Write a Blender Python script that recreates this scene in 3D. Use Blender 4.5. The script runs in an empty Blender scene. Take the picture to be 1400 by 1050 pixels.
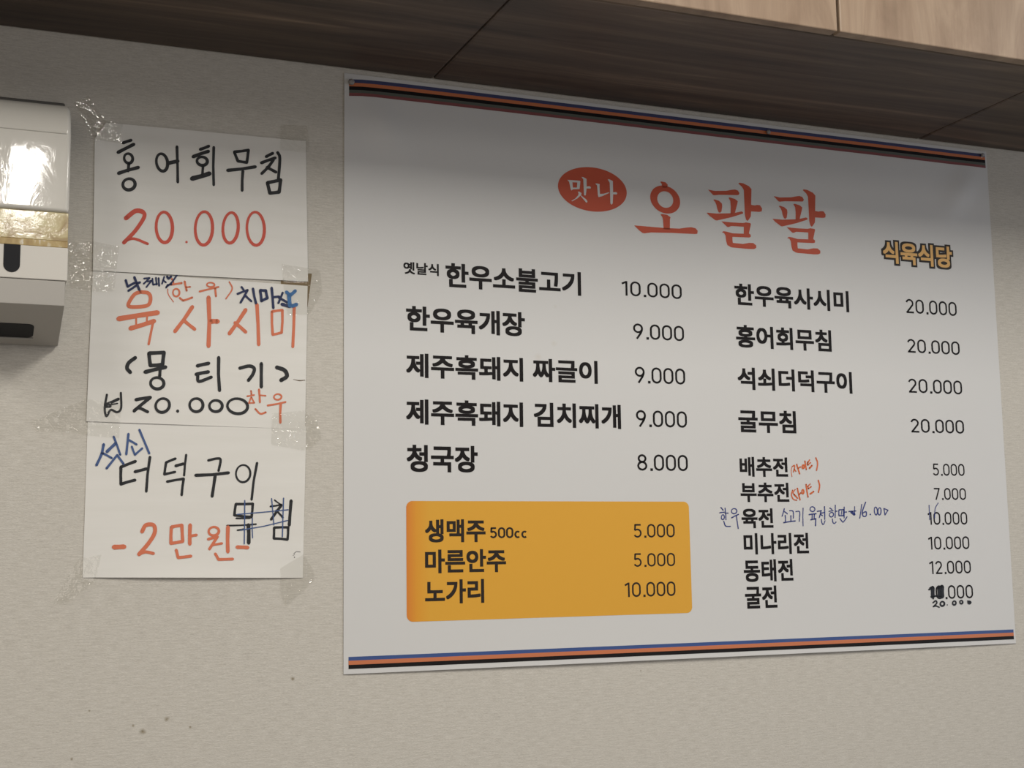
import bpy, bmesh, math, random
from mathutils import Vector, Matrix
from mathutils.geometry import tessellate_polygon
from mathutils.noise import noise as nz_noise

random.seed(7)
S = bpy.context.scene
COL = S.collection

# ------------------------------------------------------------------ camera
F_PX = 1861.25
CAM = Vector((0.0, -1.9, 1.30))
RIGHT = Vector((0.92764234, -0.37319172, -0.01440943))
DOWN = Vector((0.03429123, 0.12353040, -0.99174813))
FWD = Vector((0.37189219, 0.91949344, 0.12738923))
cd = bpy.data.cameras.new('camera')
cam = bpy.data.objects.new('camera', cd)
COL.objects.link(cam)
m = Matrix.Identity(4)
for i in range(3):
    m[i][0] = RIGHT[i]; m[i][1] = -DOWN[i]; m[i][2] = -FWD[i]; m[i][3] = CAM[i]
cam.matrix_world = m
cd.sensor_width = 36.0
cd.lens = F_PX / 1400 * 36.0
cd.clip_start = 0.05
S.camera = cam

# ------------------------------------------------------------------ world, lamps, exposure
S.view_settings.view_transform = 'Standard'
S.view_settings.look = 'None'
S.view_settings.gamma = 1.0
S.view_settings.exposure = -0.05
S.cycles.use_denoising = True
S.cycles.max_bounces = 6
S.cycles.transparent_max_bounces = 12
w = bpy.data.worlds.new('world')
S.world = w
w.use_nodes = True
w.node_tree.nodes['Background'].inputs[0].default_value = (0.02, 0.02, 0.022, 1)
w.node_tree.nodes['Background'].inputs[1].default_value = 1.0


def area(name, loc, sx, sy, energy, color, rot=(0, 0, 0)):
    l = bpy.data.lights.new(name, 'AREA')
    l.shape = 'RECTANGLE'; l.size = sx; l.size_y = sy
    l.energy = energy; l.color = color
    o = bpy.data.objects.new(name, l)
    o.location = loc; o.rotation_euler = rot
    COL.objects.link(o)
    return o


WARM = (1.0, 0.955, 0.89)
area('ceiling_lamp', (0.17, -3.35, 2.66), 0.12, 1.36, 24, WARM)
area('ceiling_lamp', (0.95, -1.50, 2.66), 0.30, 1.15, 30, WARM)
area('ceiling_lamp', (2.70, -1.50, 2.66), 0.30, 1.15, 20, WARM)
area('ceiling_lamp', (-1.00, -1.50, 2.66), 0.30, 1.15, 26, WARM)
area('daylight_fill', (4.52, -2.9, 1.45), 2.4, 1.4, 25, (0.70, 0.80, 1.0), (math.radians(90), 0, math.radians(90)))

area('daylight_fill', (-0.9, -5.9, 1.40), 3.0, 1.3, 20, (1.0, 0.93, 0.86), (math.radians(90), 0, 0))  # warm fill with no window behind it, added to lift the shaded wall top

# ------------------------------------------------------------------ helpers


def W(px, py, Y=-0.002):
    """photo point -> (x, z) on the plane y = Y parallel to the wall"""
    d = RIGHT * ((px - 700) / F_PX) + DOWN * ((py - 525) / F_PX) + FWD
    p = CAM + d * ((Y - CAM.y) / d.y)
    return (p.x, p.z)


def mat(name, col, rough=0.6, spec=0.4, **kw):
    mt = bpy.data.materials.new(name)
    mt.use_nodes = True
    b = mt.node_tree.nodes['Principled BSDF']
    b.inputs['Base Color'].default_value = (*col, 1)
    b.inputs['Roughness'].default_value = rough
    b.inputs['Specular IOR Level'].default_value = spec
    for k, v in kw.items():
        b.inputs[k].default_value = v
    return mt


def nd(mt, t, **kw):
    n = mt.node_tree.nodes.new(t)
    for k, v in kw.items():
        setattr(n, k, v)
    return n


def lk(mt, a, b):
    mt.node_tree.links.new(a, b)


def coords(mt, scale):
    tc = nd(mt, 'ShaderNodeNewGeometry')
    mp = nd(mt, 'ShaderNodeMapping')
    mp.inputs['Scale'].default_value = scale
    lk(mt, tc.outputs['Position'], mp.inputs['Vector'])
    return mp.outputs['Vector']


def noise(mt, vec, scale, detail=4, rough=0.55, dist=0.0):
    n = nd(mt, 'ShaderNodeTexNoise')
    n.inputs['Scale'].default_value = scale
    n.inputs['Detail'].default_value = detail
    n.inputs['Roughness'].default_value = rough
    n.inputs['Distortion'].default_value = dist
    lk(mt, vec, n.inputs['Vector'])
    return n.outputs['Fac']


def ramp(mt, fac, stops):
    r = nd(mt, 'ShaderNodeValToRGB')
    e = r.color_ramp.elements
    while len(e) < len(stops):
        e.new(0.5)
    for el, (p, c) in zip(e, stops):
        el.position = p; el.color = (*c, 1)
    lk(mt, fac, r.inputs['Fac'])
    return r.outputs['Color']


def mixc(mt, fac, a, b, blend='MIX'):
    n = nd(mt, 'ShaderNodeMix', data_type='RGBA', blend_type=blend)
    for sock, v in ((n.inputs[0], fac), (n.inputs[6], a), (n.inputs[7], b)):
        if isinstance(v, (int, float)):
            sock.default_value = v
        elif isinstance(v, tuple):
            sock.default_value = (*v, 1)
        else:
            lk(mt, v, sock)
    return n.outputs[2]


def spot_mask(mt, spots, nscale=90):
    """irregular little stains at wall points: (x, z, radius)"""
    geo = nd(mt, 'ShaderNodeNewGeometry')
    nz = noise(mt, geo.outputs['Position'], nscale, 3)
    tot = None
    for (x, z, r) in spots:
        d = nd(mt, 'ShaderNodeVectorMath', operation='DISTANCE')
        lk(mt, geo.outputs['Position'], d.inputs[0])
        d.inputs[1].default_value = (x, 0, z)
        a = nd(mt, 'ShaderNodeMath', operation='MULTIPLY_ADD')
        lk(mt, nz, a.inputs[0]); a.inputs[1].default_value = r * 2.2
        lk(mt, d.outputs['Value'], a.inputs[2])
        mr = nd(mt, 'ShaderNodeMapRange')
        mr.inputs[1].default_value = r * 2.3; mr.inputs[2].default_value = r * 0.9
        lk(mt, a.outputs[0], mr.inputs[0])
        if tot is None:
            tot = mr.outputs[0]
        else:
            mx = nd(mt, 'ShaderNodeMath', operation='MAXIMUM')
            lk(mt, tot, mx.inputs[0]); lk(mt, mr.outputs[0], mx.inputs[1])
            tot = mx.outputs[0]
    return tot


def bump(mt, height, strength, distance):
    b = nd(mt, 'ShaderNodeBump')
    b.inputs['Strength'].default_value = strength
    b.inputs['Distance'].default_value = distance
    lk(mt, height, b.inputs['Height'])
    lk(mt, b.outputs['Normal'], mt.node_tree.nodes['Principled BSDF'].inputs['Normal'])


def base(mt, sock):
    lk(mt, sock, mt.node_tree.nodes['Principled BSDF'].inputs['Base Color'])


def root(name, label, cat, loc, group=None):
    o = bpy.data.objects.new(name, None)
    o.empty_display_size = 0.05
    o.location = loc
    o['label'] = label; o['category'] = cat
    if group:
        o['group'] = group
    COL.objects.link(o)
    return o


def origin(o):
    v = Vector((0, 0, 0))
    while o is not None:
        v = v + o.location
        o = o.parent
    return v


def mk(name, verts, faces, mt, parent=None, label=None, smooth=False):
    """one mesh object; verts in room coordinates"""
    off = origin(parent)
    me = bpy.data.meshes.new(name)
    me.from_pydata([tuple(Vector(v) - off) for v in verts], [], faces)
    me.update()
    if mt:
        me.materials.append(mt)
    if smooth:
        for p in me.polygons:
            p.use_smooth = True
    o = bpy.data.objects.new(name, me)
    COL.objects.link(o)
    if parent is not None:
        o.parent = parent
    if label:
        o['label'] = label
    return o


def box(x0, x1, y0, y1, z0, z1):
    v = [(x, y, z) for x in (x0, x1) for y in (y0, y1) for z in (z0, z1)]
    f = [(0, 1, 3, 2), (4, 6, 7, 5), (0, 4, 5, 1), (2, 3, 7, 6), (0, 2, 6, 4), (1, 5, 7, 3)]
    return v, f


def structure(name, verts, faces, mt, bev=0.0):
    o = mk(name, verts, faces, mt)
    o['kind'] = 'structure'
    if bev:
        b = o.modifiers.new('edge', 'BEVEL'); b.width = bev; b.segments = 2
    return o


class Flat:
    """collects flat ink shapes in wall coordinates (x, z)"""

    def __init__(self):
        self.v = []; self.f = []; self.up = {}

    def poly(self, pts, holes=()):
        loops = [[Vector((x, z, 0)) for x, z in pts]] + [[Vector((x, z, 0)) for x, z in h] for h in holes]
        n = len(self.v)
        for lp in loops:
            self.v += [(p.x, p.y) for p in lp]
        for t in tessellate_polygon(loops):
            a, b, c = (self.v[n + i] for i in t)
            cr = (b[0] - a[0]) * (c[1] - a[1]) - (b[1] - a[1]) * (c[0] - a[0])
            if abs(cr) < 1e-14:
                continue
            self.f.append(tuple(n + i for i in (t if cr > 0 else t[::-1])))

    def convex(self, pts):
        n = len(self.v)
        self.v += list(pts)
        a = sum(pts[i][0] * pts[(i + 1) % len(pts)][1] - pts[(i + 1) % len(pts)][0] * pts[i][1] for i in range(len(pts)))
        ids = list(range(n, n + len(pts)))
        self.f.append(tuple(ids if a > 0 else ids[::-1]))

    def build(self, name, mt, parent, surf, lift, label=None):
        verts = [(x, surf(x, z) - lift - self.up.get(i, 0.0), z) for i, (x, z) in enumerate(self.v)]
        return mk(name, verts, self.f, mt, parent, label)


def catmull(pts, n=6, closed=False):
    out = []
    L = len(pts)
    rng = range(L if closed else L - 1)
    for i in rng:
        if closed:
            p0, p1, p2, p3 = (pts[(i + k) % L] for k in (-1, 0, 1, 2))
        else:
            p1, p2 = pts[i], pts[i + 1]
            p0 = pts[i - 1] if i > 0 else tuple(2 * a - b for a, b in zip(p1, p2))
            p3 = pts[i + 2] if i + 2 < L else tuple(2 * b - a for a, b in zip(p1, p2))
        for k in range(n):
            t = k / n
            out.append(tuple(0.5 * (2 * b + (c - a) * t + (2 * a - 5 * b + 4 * c - d) * t * t + (3 * b - a - 3 * c + d) * t ** 3)
                             for a, b, c, d in zip(p0, p1, p2, p3)))
    if not closed:
        out.append(tuple(pts[-1]))
    return out


def ribbon(fl, pts, w, tf, closed=False, caps=True):
    """pts in drawing units, w full width (number or list), tf maps drawing -> wall"""
    n = len(pts)
    ws = [w] * n if isinstance(w, (int, float)) else w
    L, R = [], []
    for i, p in enumerate(pts):
        a = pts[(i - 1) % n] if (closed or i > 0) else p
        b = pts[(i + 1) % n] if (closed or i < n - 1) else p
        dx, dy = b[0] - a[0], b[1] - a[1]
        l = math.hypot(dx, dy) or 1
        nx, ny = -dy / l * ws[i] / 2, dx / l * ws[i] / 2
        L.append((p[0] + nx, p[1] + ny)); R.append((p[0] - nx, p[1] - ny))
    for i in range(n if closed else n - 1):
        j = (i + 1) % n
        fl.convex([tf(*q) for q in (L[i], L[j], R[j], R[i])])
    if caps and not closed:
        for p, r in ((pts[0], ws[0] / 2), (pts[-1], ws[-1] / 2)):
            disc(fl, p, r, tf)


def disc(fl, p, r, tf, n=12):
    fl.convex([tf(p[0] + r * math.cos(2 * math.pi * k / n), p[1] + r * math.sin(2 * math.pi * k / n)) for k in range(n)])


def strokes(fl, frame, items, plane=-0.002, heavy=1.0):
    """frame = (x0, y0, scale) of the photo detail the strokes were measured in.
    item: ('l', pts, w) straight marker strokes, ('s', pts, w) smooth stroke,
          ('o', cx, cy, rx, ry, w[, tilt]) ring, ('d', x, y, r) dot"""
    x0, y0, sc = frame

    def tf(x, y):
        return W(x0 + x / sc, y0 + y / sc, plane)
    for it in items:
        it = [v * heavy if i == (5 if it[0] == 'o' else 2) and isinstance(v, (int, float)) and it[0] != 'd' else v for i, v in enumerate(it)]
        k = it[0]
        if k == 'l':
            pts, wd = it[1], it[2]
            for a, b in zip(pts, pts[1:]):
                # a hand-drawn stroke swells a little and bows
                ln = math.hypot(b[0] - a[0], b[1] - a[1])
                bow = random.uniform(-0.02, 0.02) * ln
                nx, ny = -(b[1] - a[1]) / (ln or 1), (b[0] - a[0]) / (ln or 1)
                mid = ((a[0] + b[0]) / 2 + nx * bow, (a[1] + b[1]) / 2 + ny * bow)
                ribbon(fl, [a, mid, b], [wd * 1.04, wd * 0.92, wd * 1.0], tf, caps=False)
            for p in pts:
                disc(fl, p, wd * (0.46 if p in (pts[0], pts[-1]) else 0.5), tf, 8)
        elif k == 's':
            ribbon(fl, catmull(it[1], 5), it[2], tf)
        elif k == 'o':
            cx, cy, rx, ry, wd = it[1:6]
            tilt = it[6] if len(it) > 6 else random.uniform(-0.15, 0.15)
            pts, ws = [], []
            for i in range(26):
                t = 2 * math.pi * i / 26
                wob = 1 + 0.035 * math.sin(2 * t + cx)
                x, y = rx * wob * math.cos(t), ry * wob * math.sin(t)
                pts.append((cx + x * math.cos(tilt) - y * math.sin(tilt), cy + x * math.sin(tilt) + y * math.cos(tilt)))
                ws.append(wd * (1 + 0.12 * math.sin(t + 0.8)))
            ribbon(fl, pts, ws, tf, closed=True)
        elif k == 'd':
            disc(fl, (it[1], it[2]), it[3], tf)


def glyph_mesh(body):
    c = bpy.data.curves.new('glyphs', 'FONT')
    c.body = body; c.size = 1.0; c.resolution_u = 5
    o = bpy.data.objects.new('glyphs', c)
    COL.objects.link(o)
    dg = bpy.context.evaluated_depsgraph_get()
    dg.update()
    me = bpy.data.meshes.new_from_object(o.evaluated_get(dg))
    v = [(p.co.x, p.co.y) for p in me.vertices]
    f = [tuple(p.vertices) for p in me.polygons]
    bpy.data.objects.remove(o); bpy.data.curves.remove(c); bpy.data.meshes.remove(me)
    return v, f


def fit(v, pad, xl, yt, xr, yb, plane=-0.002):
    x0, x1 = min(p[0] for p in v) - pad, max(p[0] for p in v) + pad
    y0, y1 = min(p[1] for p in v) - pad, max(p[1] for p in v) + pad
    a = W(xl, yt, plane); b = W(xr, yb, plane)
    sx = (b[0] - a[0]) / (x1 - x0); sz = (a[1] - b[1]) / (y1 - y0)
    return lambda x, y: (a[0] + (x - x0) * sx, b[1] + (y - y0) * sz)


def korean(fl, body, bold, xl, yt, xr, yb, extra=0.0):
    """bold gothic hangul: the letter outlines thickened by 'bold' em on every side"""
    v, f = glyph_mesh(body)
    tf = fit(v, bold, xl, yt, xr, yb)
    d = bold + extra
    offs = [(i * d, j * d) for i in (-1, 0, 1) for j in (-1, 0, 1)]
    if extra:
        offs = [(i * d / 3, j * d / 3) for i in range(-3, 4) for j in range(-3, 4)]
    for k, (ox, oy) in enumerate(offs):
        n = len(fl.v)
        for i in range(len(v)):
            fl.up[n + i] = k * (0.000008 if extra else 0.000012)
        fl.v += [tf(x + ox, y + oy) for x, y in v]
        fl.f += [tuple(n + i for i in q) for q in f]


# narrow round-cornered figures drawn as pen lines, unit height
def arc(cx, cy, rx, ry, a0, a1, n=8):
    return [(cx + rx * math.cos(math.radians(a0 + (a1 - a0) * i / n)), cy + ry * math.sin(math.radians(a0 + (a1 - a0) * i / n))) for i in range(n + 1)]


FIG = {
    '0': (0.63, [(arc(.315, .685, .26, .26, 0, 180) + arc(.315, .315, .26, .26, 180, 360), True)]),
    '1': (0.42, [([(.03, .80), (.31, .945)], False), ([(.31, .99), (.31, 0.0)], False)]),
    '2': (0.63, [(arc(.30, .69, .245, .25, 165, -25, 9) + [(.09, .055)], False), ([(.035, .055), (.61, .055)], False)]),
    '5': (0.63, [([(.56, .945), (.13, .945), (.10, .53)], False), ([(.10, .53)] + arc(.29, .33, .265, .275, 110, -150, 12), False)]),
    '7': (0.60, [([(.03, .945), (.545, .945), (.20, 0.0)], False)]),
    '8': (0.63, [(arc(.315, .74, .215, .205, 0, 360, 16)[:-1], True), (arc(.315, .29, .255, .235, 0, 360, 16)[:-1], True)]),
    '9': (0.63, [(arc(.31, .69, .25, .255, 0, 360, 18)[:-1], True), ([(.56, .69), (.545, .55), (.47, .38), (.22, 0.0)], False)]),
    'c': (0.50, [(arc(.28, .33, .22, .28, 50, 310, 10), False)]),
    '.': (0.20, []),
}


def figures(fl, body, t, xl, yt, xr, yb, top=1.0):
    x = 0.0
    shapes = []
    for ch in body:
        wd, paths = FIG[ch]
        if ch == '.':
            shapes.append(('dot', x + 0.06, 0.0))
            x += 0.30
            continue
        for p, closed in paths:
            shapes.append(([(q[0] + x, q[1]) for q in p], closed, None))
        x += wd + 0.13
    x -= 0.13
    a = W(xl, yt); b = W(xr, yb)
    sx = (b[0] - a[0]) / x; sz = (a[1] - b[1]) / top

    def tf(px, py):
        return (a[0] + px * sx, b[1] + py * sz)
    for s in shapes:
        if s[0] == 'dot':
            fl.convex([tf(s[1] + i, j - .02) for i, j in ((0, 0), (t * 1.3, 0), (t * 1.3, t * 1.3), (0, t * 1.3))])
            continue
        pts, closed, _ = s
        if closed or len(pts) > 4:
            ribbon(fl, pts, t, tf, closed=closed, caps=False)
        else:
            for p, q in zip(pts, pts[1:]):
                ribbon(fl, [p, q], t, tf, caps=False)
            for p in pts[1:-1]:
                disc(fl, p, t / 2, tf, 10)


# ------------------------------------------------------------------ materials
SOFFIT = 2.028
FACE_Y = -0.3755

wp = mat('fabric_wallpaper', (0.56, 0.53, 0.47), 0.85, 0.2)
v1 = coords(wp, (55, 55, 520))
v2 = coords(wp, (260, 260, 1300))
n1 = noise(wp, v1, 1.0, 5, 0.6)
n2 = noise(wp, v2, 1.0, 3, 0.6)
c1 = ramp(wp, n1, [(0.28, (0.52, 0.49, 0.43)), (0.5, (0.60, 0.57, 0.505)), (0.72, (0.67, 0.64, 0.575))])
c2 = ramp(wp, n2, [(0.25, (0.80, 0.80, 0.80)), (0.65, (1.0, 1.0, 1.0))])
cc = mixc(wp, 1.0, c1, c2, 'MULTIPLY')
sp = spot_mask(wp, [(*W(195, 1000, 0), .004), (*W(228, 983, 0), .0036), (*W(400, 928, 0), .0025), (*W(260, 994, 0), .002),
                    (*W(182, 992, 0), .002), (*W(122, 972, 0), .0016), (*W(98, 1038, 0), .002), (*W(876, 917, 0), .002)])
cc = mixc(wp, sp, cc, (0.20, 0.16, 0.09))
base(wp, cc)
bump(wp, n2, 0.35, 0.0012)


def wood(name, stops, scale, fine, rough=0.45, grain=0.85):
    mt = mat(name, stops[0][1], rough, 0.4)
    a = noise(mt, coords(mt, scale), 1.0, 6, 0.62, 0.7)
    b = noise(mt, coords(mt, fine), 1.0, 4, 0.6, 0.2)
    ca = ramp(mt, a, stops)
    cb = ramp(mt, b, [(0.3, (0.72, 0.70, 0.68)), (0.62, (1, 1, 1))])
    base(mt, mixc(mt, grain, ca, cb, 'MULTIPLY'))
    bump(mt, b, 0.12, 0.001)
    return mt


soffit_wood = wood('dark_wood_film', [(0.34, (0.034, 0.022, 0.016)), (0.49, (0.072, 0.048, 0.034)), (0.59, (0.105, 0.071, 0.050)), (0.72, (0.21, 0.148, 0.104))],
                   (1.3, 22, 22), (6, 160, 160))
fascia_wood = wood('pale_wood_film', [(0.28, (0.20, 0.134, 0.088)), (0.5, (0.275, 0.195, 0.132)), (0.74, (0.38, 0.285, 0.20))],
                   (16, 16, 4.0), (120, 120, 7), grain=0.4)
dark_gap = mat('dark_gap', (0.02, 0.015, 0.01), 0.8)
plaster = mat('pale_plaster', (0.70, 0.70, 0.69), 0.9, 0.2)
tan_plaster = mat('tan_plaster', (0.62, 0.52, 0.42), 0.9, 0.2)
floor_m = wood('floor_boards', [(0.3, (0.17, 0.16, 0.155)), (0.7, (0.25, 0.24, 0.235))], (2, 20, 20), (9, 120, 120))

# ------------------------------------------------------------------ the room
structure('wall_back', *box(-3.2, 4.6, 0.0, 0.12, -0.02, 2.7), wp)
structure('floor', *box(-3.2, 4.6, -6.0, 0.0, -0.06, 0.0), floor_m)
structure('ceiling', *box(-3.2, 4.6, -6.0, 0.12, 2.7, 2.78), plaster)
structure('wall_left', *box(-3.3, -3.2, -6.0, 0.12, 0.0, 2.7), tan_plaster)
structure('wall_right', *box(4.6, 4.7, -6.0, 0.12, 0.0, 2.7), plaster)
structure('wall_front', *box(-3.3, 4.7, -6.1, -6.0, 0.0, 2.7), plaster)

# boxed-in bulkhead over the wall: three underside boards, fascia panels with an open joint
ED = 0.018
seams = [-3.2, -0.256, 0.645, 1.552, 2.45, 4.6]
k = 1
for a, b in zip(seams, seams[1:]):
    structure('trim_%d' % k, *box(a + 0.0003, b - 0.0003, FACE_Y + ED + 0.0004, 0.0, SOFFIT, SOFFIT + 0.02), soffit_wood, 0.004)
    k += 1
joints = [-3.2, 0.02, 1.1195, 2.219, 4.6]
for a, b in zip(joints, joints[1:]):
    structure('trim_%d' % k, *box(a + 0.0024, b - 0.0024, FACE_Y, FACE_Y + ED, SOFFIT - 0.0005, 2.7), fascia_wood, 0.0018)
    k += 1

# ------------------------------------------------------------------ menu poster
PX0, PX1, PZ0, PZ1 = 0.5059, 1.7026, 1.1424, 2.0205


def bump2(x, a, b):
    t = max(0.0, min(1.0, (x - a) / (b - a)))
    return math.sin(math.pi * t)


def poster_y(x, z):
    y = 0.0016
    y += 0.0030 * math.exp(-(z - PZ0) / 0.05) * bump2(x, PX0, PX1) ** 0.7          # bottom edge hangs free
    # shallow folds running down from the two corner pins
    for (px, dirx) in ((0.517, 1), (1.6946, -1)):
        dx, dz = (x - px) * dirx, 2.010 - z
        along = dx * 0.62 + dz * 0.78
        across = dx * 0.78 - dz * 0.62
        if along > 0:
            y += 0.0050 * math.exp(-(across / 0.022) ** 2) * math.exp(-((along - 0.085) / 0.055) ** 2)
    y += 0.0012 * bump2(x, PX0, 1.2414) ** 2 * math.exp(-((z - 1.985) / 0.035) ** 2)
    y += 0.0012 * bump2(x, 1.2414, PX1) ** 2 * math.exp(-((z - 1.985) / 0.035) ** 2)
    return -y


poster_white = mat('poster_vinyl', (0.625, 0.622, 0.605), 0.42, 0.35)
pm = spot_mask(poster_white, [(*W(735, 488), .006), (*W(757, 470), .005), (*W(759, 419), .003), (*W(1123, 597), .003)], 60)
mm = nd(poster_white, 'ShaderNodeMath', operation='MULTIPLY'); lk(poster_white, pm, mm.inputs[0]); mm.inputs[1].default_value = 0.25
base(poster_white, mixc(poster_white, mm.outputs[0], (0.625, 0.622, 0.605), (0.50, 0.44, 0.33)))


def ink(name, col, rough=0.45, spec=0.35):
    return mat(name, col, rough, spec)


ink_black = ink('print_black', (0.011, 0.009, 0.009), 0.5, 0.15)
ink_red = ink('print_red', (0.50, 0.085, 0.040))
ink_navy = ink('print_blue', (0.045, 0.085, 0.24))
ink_dnavy = ink('print_dark_navy', (0.05, 0.055, 0.13))
ink_orange = ink('print_orange', (0.55, 0.175, 0.075))
ink_green = ink('print_dark_green', (0.10, 0.11, 0.09))
ink_maroon = ink('print_maroon', (0.22, 0.072, 0.072))
ink_gold = ink('print_gold', (0.74, 0.44, 0.15))
ink_brown = ink('print_dark_brown', (0.02, 0.013, 0.008))
panel_yellow = ink('print_yellow', (0.72, 0.36, 0.03))
g = nd(panel_yellow, 'ShaderNodeNewGeometry')
sx = nd(panel_yellow, 'ShaderNodeSeparateXYZ'); lk(panel_yellow, g.outputs['Position'], sx.inputs[0])
mr = nd(panel_yellow, 'ShaderNodeMapRange'); mr.inputs[1].default_value = 0.599; mr.inputs[2].default_value = 0.635
lk(panel_yellow, sx.outputs[0], mr.inputs[0])
base(panel_yellow, ramp(panel_yellow, mr.outputs[0], [(0.0, (0.66, 0.21, 0.03)), (0.45, (0.70, 0.31, 0.03)), (1.0, (0.70, 0.36, 0.04))]))

poster = root('menu_poster', 'large white printed menu poster with red title pinned under the wooden bulkhead', 'poster', (1.104, 0, PZ0))


def sheet(name, mt, parent, x0, x1, z0, z1, surf, nx, nz, thick, quad=None, label=None, cut=None):
    """paper or vinyl with real thickness; quad = TL, TR, BR, BL corners when it hangs askew"""
    q = quad or ((x0, z1), (x1, z1), (x1, z0), (x0, z0))
    v, f = [], []
    for side in (0, 1):
        for j in range(nz + 1):
            for i in range(nx + 1):
                s, t = i / nx, j / nz
                if cut:                                    # upper left corner folded away
                    c = s / cut[0] + (1 - t) / cut[1]
                    if c < 1:
                        if c < 1e-6:
                            s, t = cut[0] / 2, 1 - cut[1] / 2
                        else:
                            s, t = s / c, 1 - (1 - t) / c
                x = (q[3][0] * (1 - s) + q[2][0] * s) * (1 - t) + (q[0][0] * (1 - s) + q[1][0] * s) * t
                z = (q[3][1] * (1 - s) + q[2][1] * s) * (1 - t) + (q[0][1] * (1 - s) + q[1][1] * s) * t
                v.append((x, surf(x, z) + side * thick, z))
    n = (nx + 1) * (nz + 1)

    def id(i, j, s):
        return s * n + j * (nx + 1) + i
    for j in range(nz):
        for i in range(nx):
            f.append((id(i, j, 0), id(i + 1, j, 0), id(i + 1, j + 1, 0), id(i, j + 1, 0)))
            f.append((id(i, j, 1), id(i, j + 1, 1), id(i + 1, j + 1, 1), id(i + 1, j, 1)))
    def rim(*ids):
        b = len(v)
        v.extend(v[k] for k in ids)
        f.append((b, b + 1, b + 2, b + 3))
    for i in range(nx):
        rim(id(i, 0, 0), id(i, 0, 1), id(i + 1, 0, 1), id(i + 1, 0, 0))
        rim(id(i, nz, 0), id(i + 1, nz, 0), id(i + 1, nz, 1), id(i, nz, 1))
    for j in range(nz):
        rim(id(0, j, 0), id(0, j + 1, 0), id(0, j + 1, 1), id(0, j, 1))
        rim(id(nx, j, 0), id(nx, j, 1), id(nx, j + 1, 1), id(nx, j + 1, 0))
    return mk(name, v, f, mt, parent, label, smooth=True)


sheet('sheet', poster_white, poster, PX0, PX1, PZ0, PZ1, poster_y, 90, 66, 0.0005)

L1, L2, L3 = 0.00025, 0.0005, 0.00075


def stripe(zt, zb, mt, label, xa=0.5131, xb=1.6985):
    fl = Flat()
    n = 60

    def sag(x):
        return -0.0032 * math.exp(-(x - xa) / 0.03)
    for i in range(n):
        a = xa + (xb - xa) * i / n; b = xa + (xb - xa) * (i + 1) / n
        top = zt > 1.9
        sa, sb = (sag(a), sag(b)) if top else (0, 0)
        fl.convex([(a, zb + sa), (b, zb + sb), (b, zt + sb), (a, zt + sa)])
    fl.build('border_stripe', mt, poster, poster_y, L1, label)


for zt, zb, mt, lb in ((2.0150, 2.0095, ink_dnavy, 'dark blue stripe along the top'), (2.0095, 2.0040, ink_orange, 'orange stripe along the top'),
                       (2.0040, 1.9985, ink_black, 'black stripe along the top'), (1.9985, 1.9938, ink_green, 'dark green stripe along the top'),
                       (1.9938, 1.9890, ink_maroon, 'maroon stripe along the top'),
                       (1.1662, 1.1609, ink_navy, 'blue stripe along the bottom'), (1.1609, 1.1551, ink_orange, 'orange stripe along the bottom'),
                       (1.1551, 1.1494, ink_black, 'black stripe along the bottom')):
    stripe(zt, zb, mt, lb)

# menu names
BO = 0.028
for body, xl, yt, xr, yb in (
        ('옛날식', 551.5, 357.5, 600, 377.5), ('한우소불고기', 609, 359, 794.8, 404.5), ('한우육개장', 555.2, 417.7, 718, 460.4),
        ('제주흑돼지', 555.2, 481.9, 715.5, 521.8), ('짜글이', 728.1, 489.6, 817.5, 524.9),
        ('제주흑돼지', 555.2, 544.8, 715.5, 583.8), ('김치찌개', 729.6, 549.8, 849.4, 586.6),
        ('청국장', 556, 607.8, 653.5, 646.2),
        ('한우육사시미', 1003.9, 387.1, 1161.3, 427), ('홍어회무침', 1005.8, 443.6, 1137.4, 481.3),
        ('석쇠더덕구이', 1008, 501.7, 1165.7, 538.3), ('굴무침', 1009, 559.5, 1089, 592.9),
        ('배추전', 1010.9, 624.3, 1077.7, 652.3), ('부추전', 1012, 659.4, 1079.4, 686.6),
        ('육전', 1013.4, 694.9, 1057.7, 722), ('미나리전', 1016.3, 729.1, 1106.3, 757),
        ('동태전', 1016.3, 765.1, 1084.9, 794.3), ('굴전', 1018, 801.4, 1062.9, 830.9)):
    fl = Flat()
    korean(fl, body, BO if body != '옛날식' else 0.026, xl, yt, xr, yb)
    fl.build('dish_lettering', ink_black, poster, poster_y, L1)

for body, xl, yt, xr, yb in (
        ('10.000', 849.4, 383.6, 932.3, 409.1), ('9.000', 865.4, 442, 935.4, 466.5), ('9.000', 867.8, 501.2, 937, 525.8),
        ('9.000', 869.4, 560.5, 939.4, 584.8), ('8.000', 870.9, 621, 940.6, 644),
        ('20.000', 1237.9, 408.3, 1308.4, 432.2), ('20.000', 1240, 463.1, 1312.5, 485.4), ('20.000', 1241.4, 517.4, 1315.8, 539.4),
        ('20.000', 1244.7, 572.3, 1318.5, 592.9),
        ('5.000', 1274.9, 633.7, 1319.1, 650.6), ('7.000', 1276.3, 667.1, 1321.1, 683.4), ('10.000', 1268, 700, 1322.9, 717.1),
        ('10.000', 1268.6, 733.7, 1325.7, 750.6), ('12.000', 1270, 767.1, 1327.7, 783.7), ('10.000', 1270, 800.9, 1330.6, 817.7)):
    fl = Flat()
    figures(fl, body, 0.124, xl, yt, xr, yb)
    fl.build('price_lettering', ink_black, poster, poster_y, L1)

# red title, brush-like letters
T1 = (860, 240, 10.0)


def tpt(fr, pts):
    return [W(fr[0] + x / fr[2], fr[1] + y / fr[2]) for x, y in pts]


def smooth_px(pts, n=3):
    return catmull(pts, n, closed=True)


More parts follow.
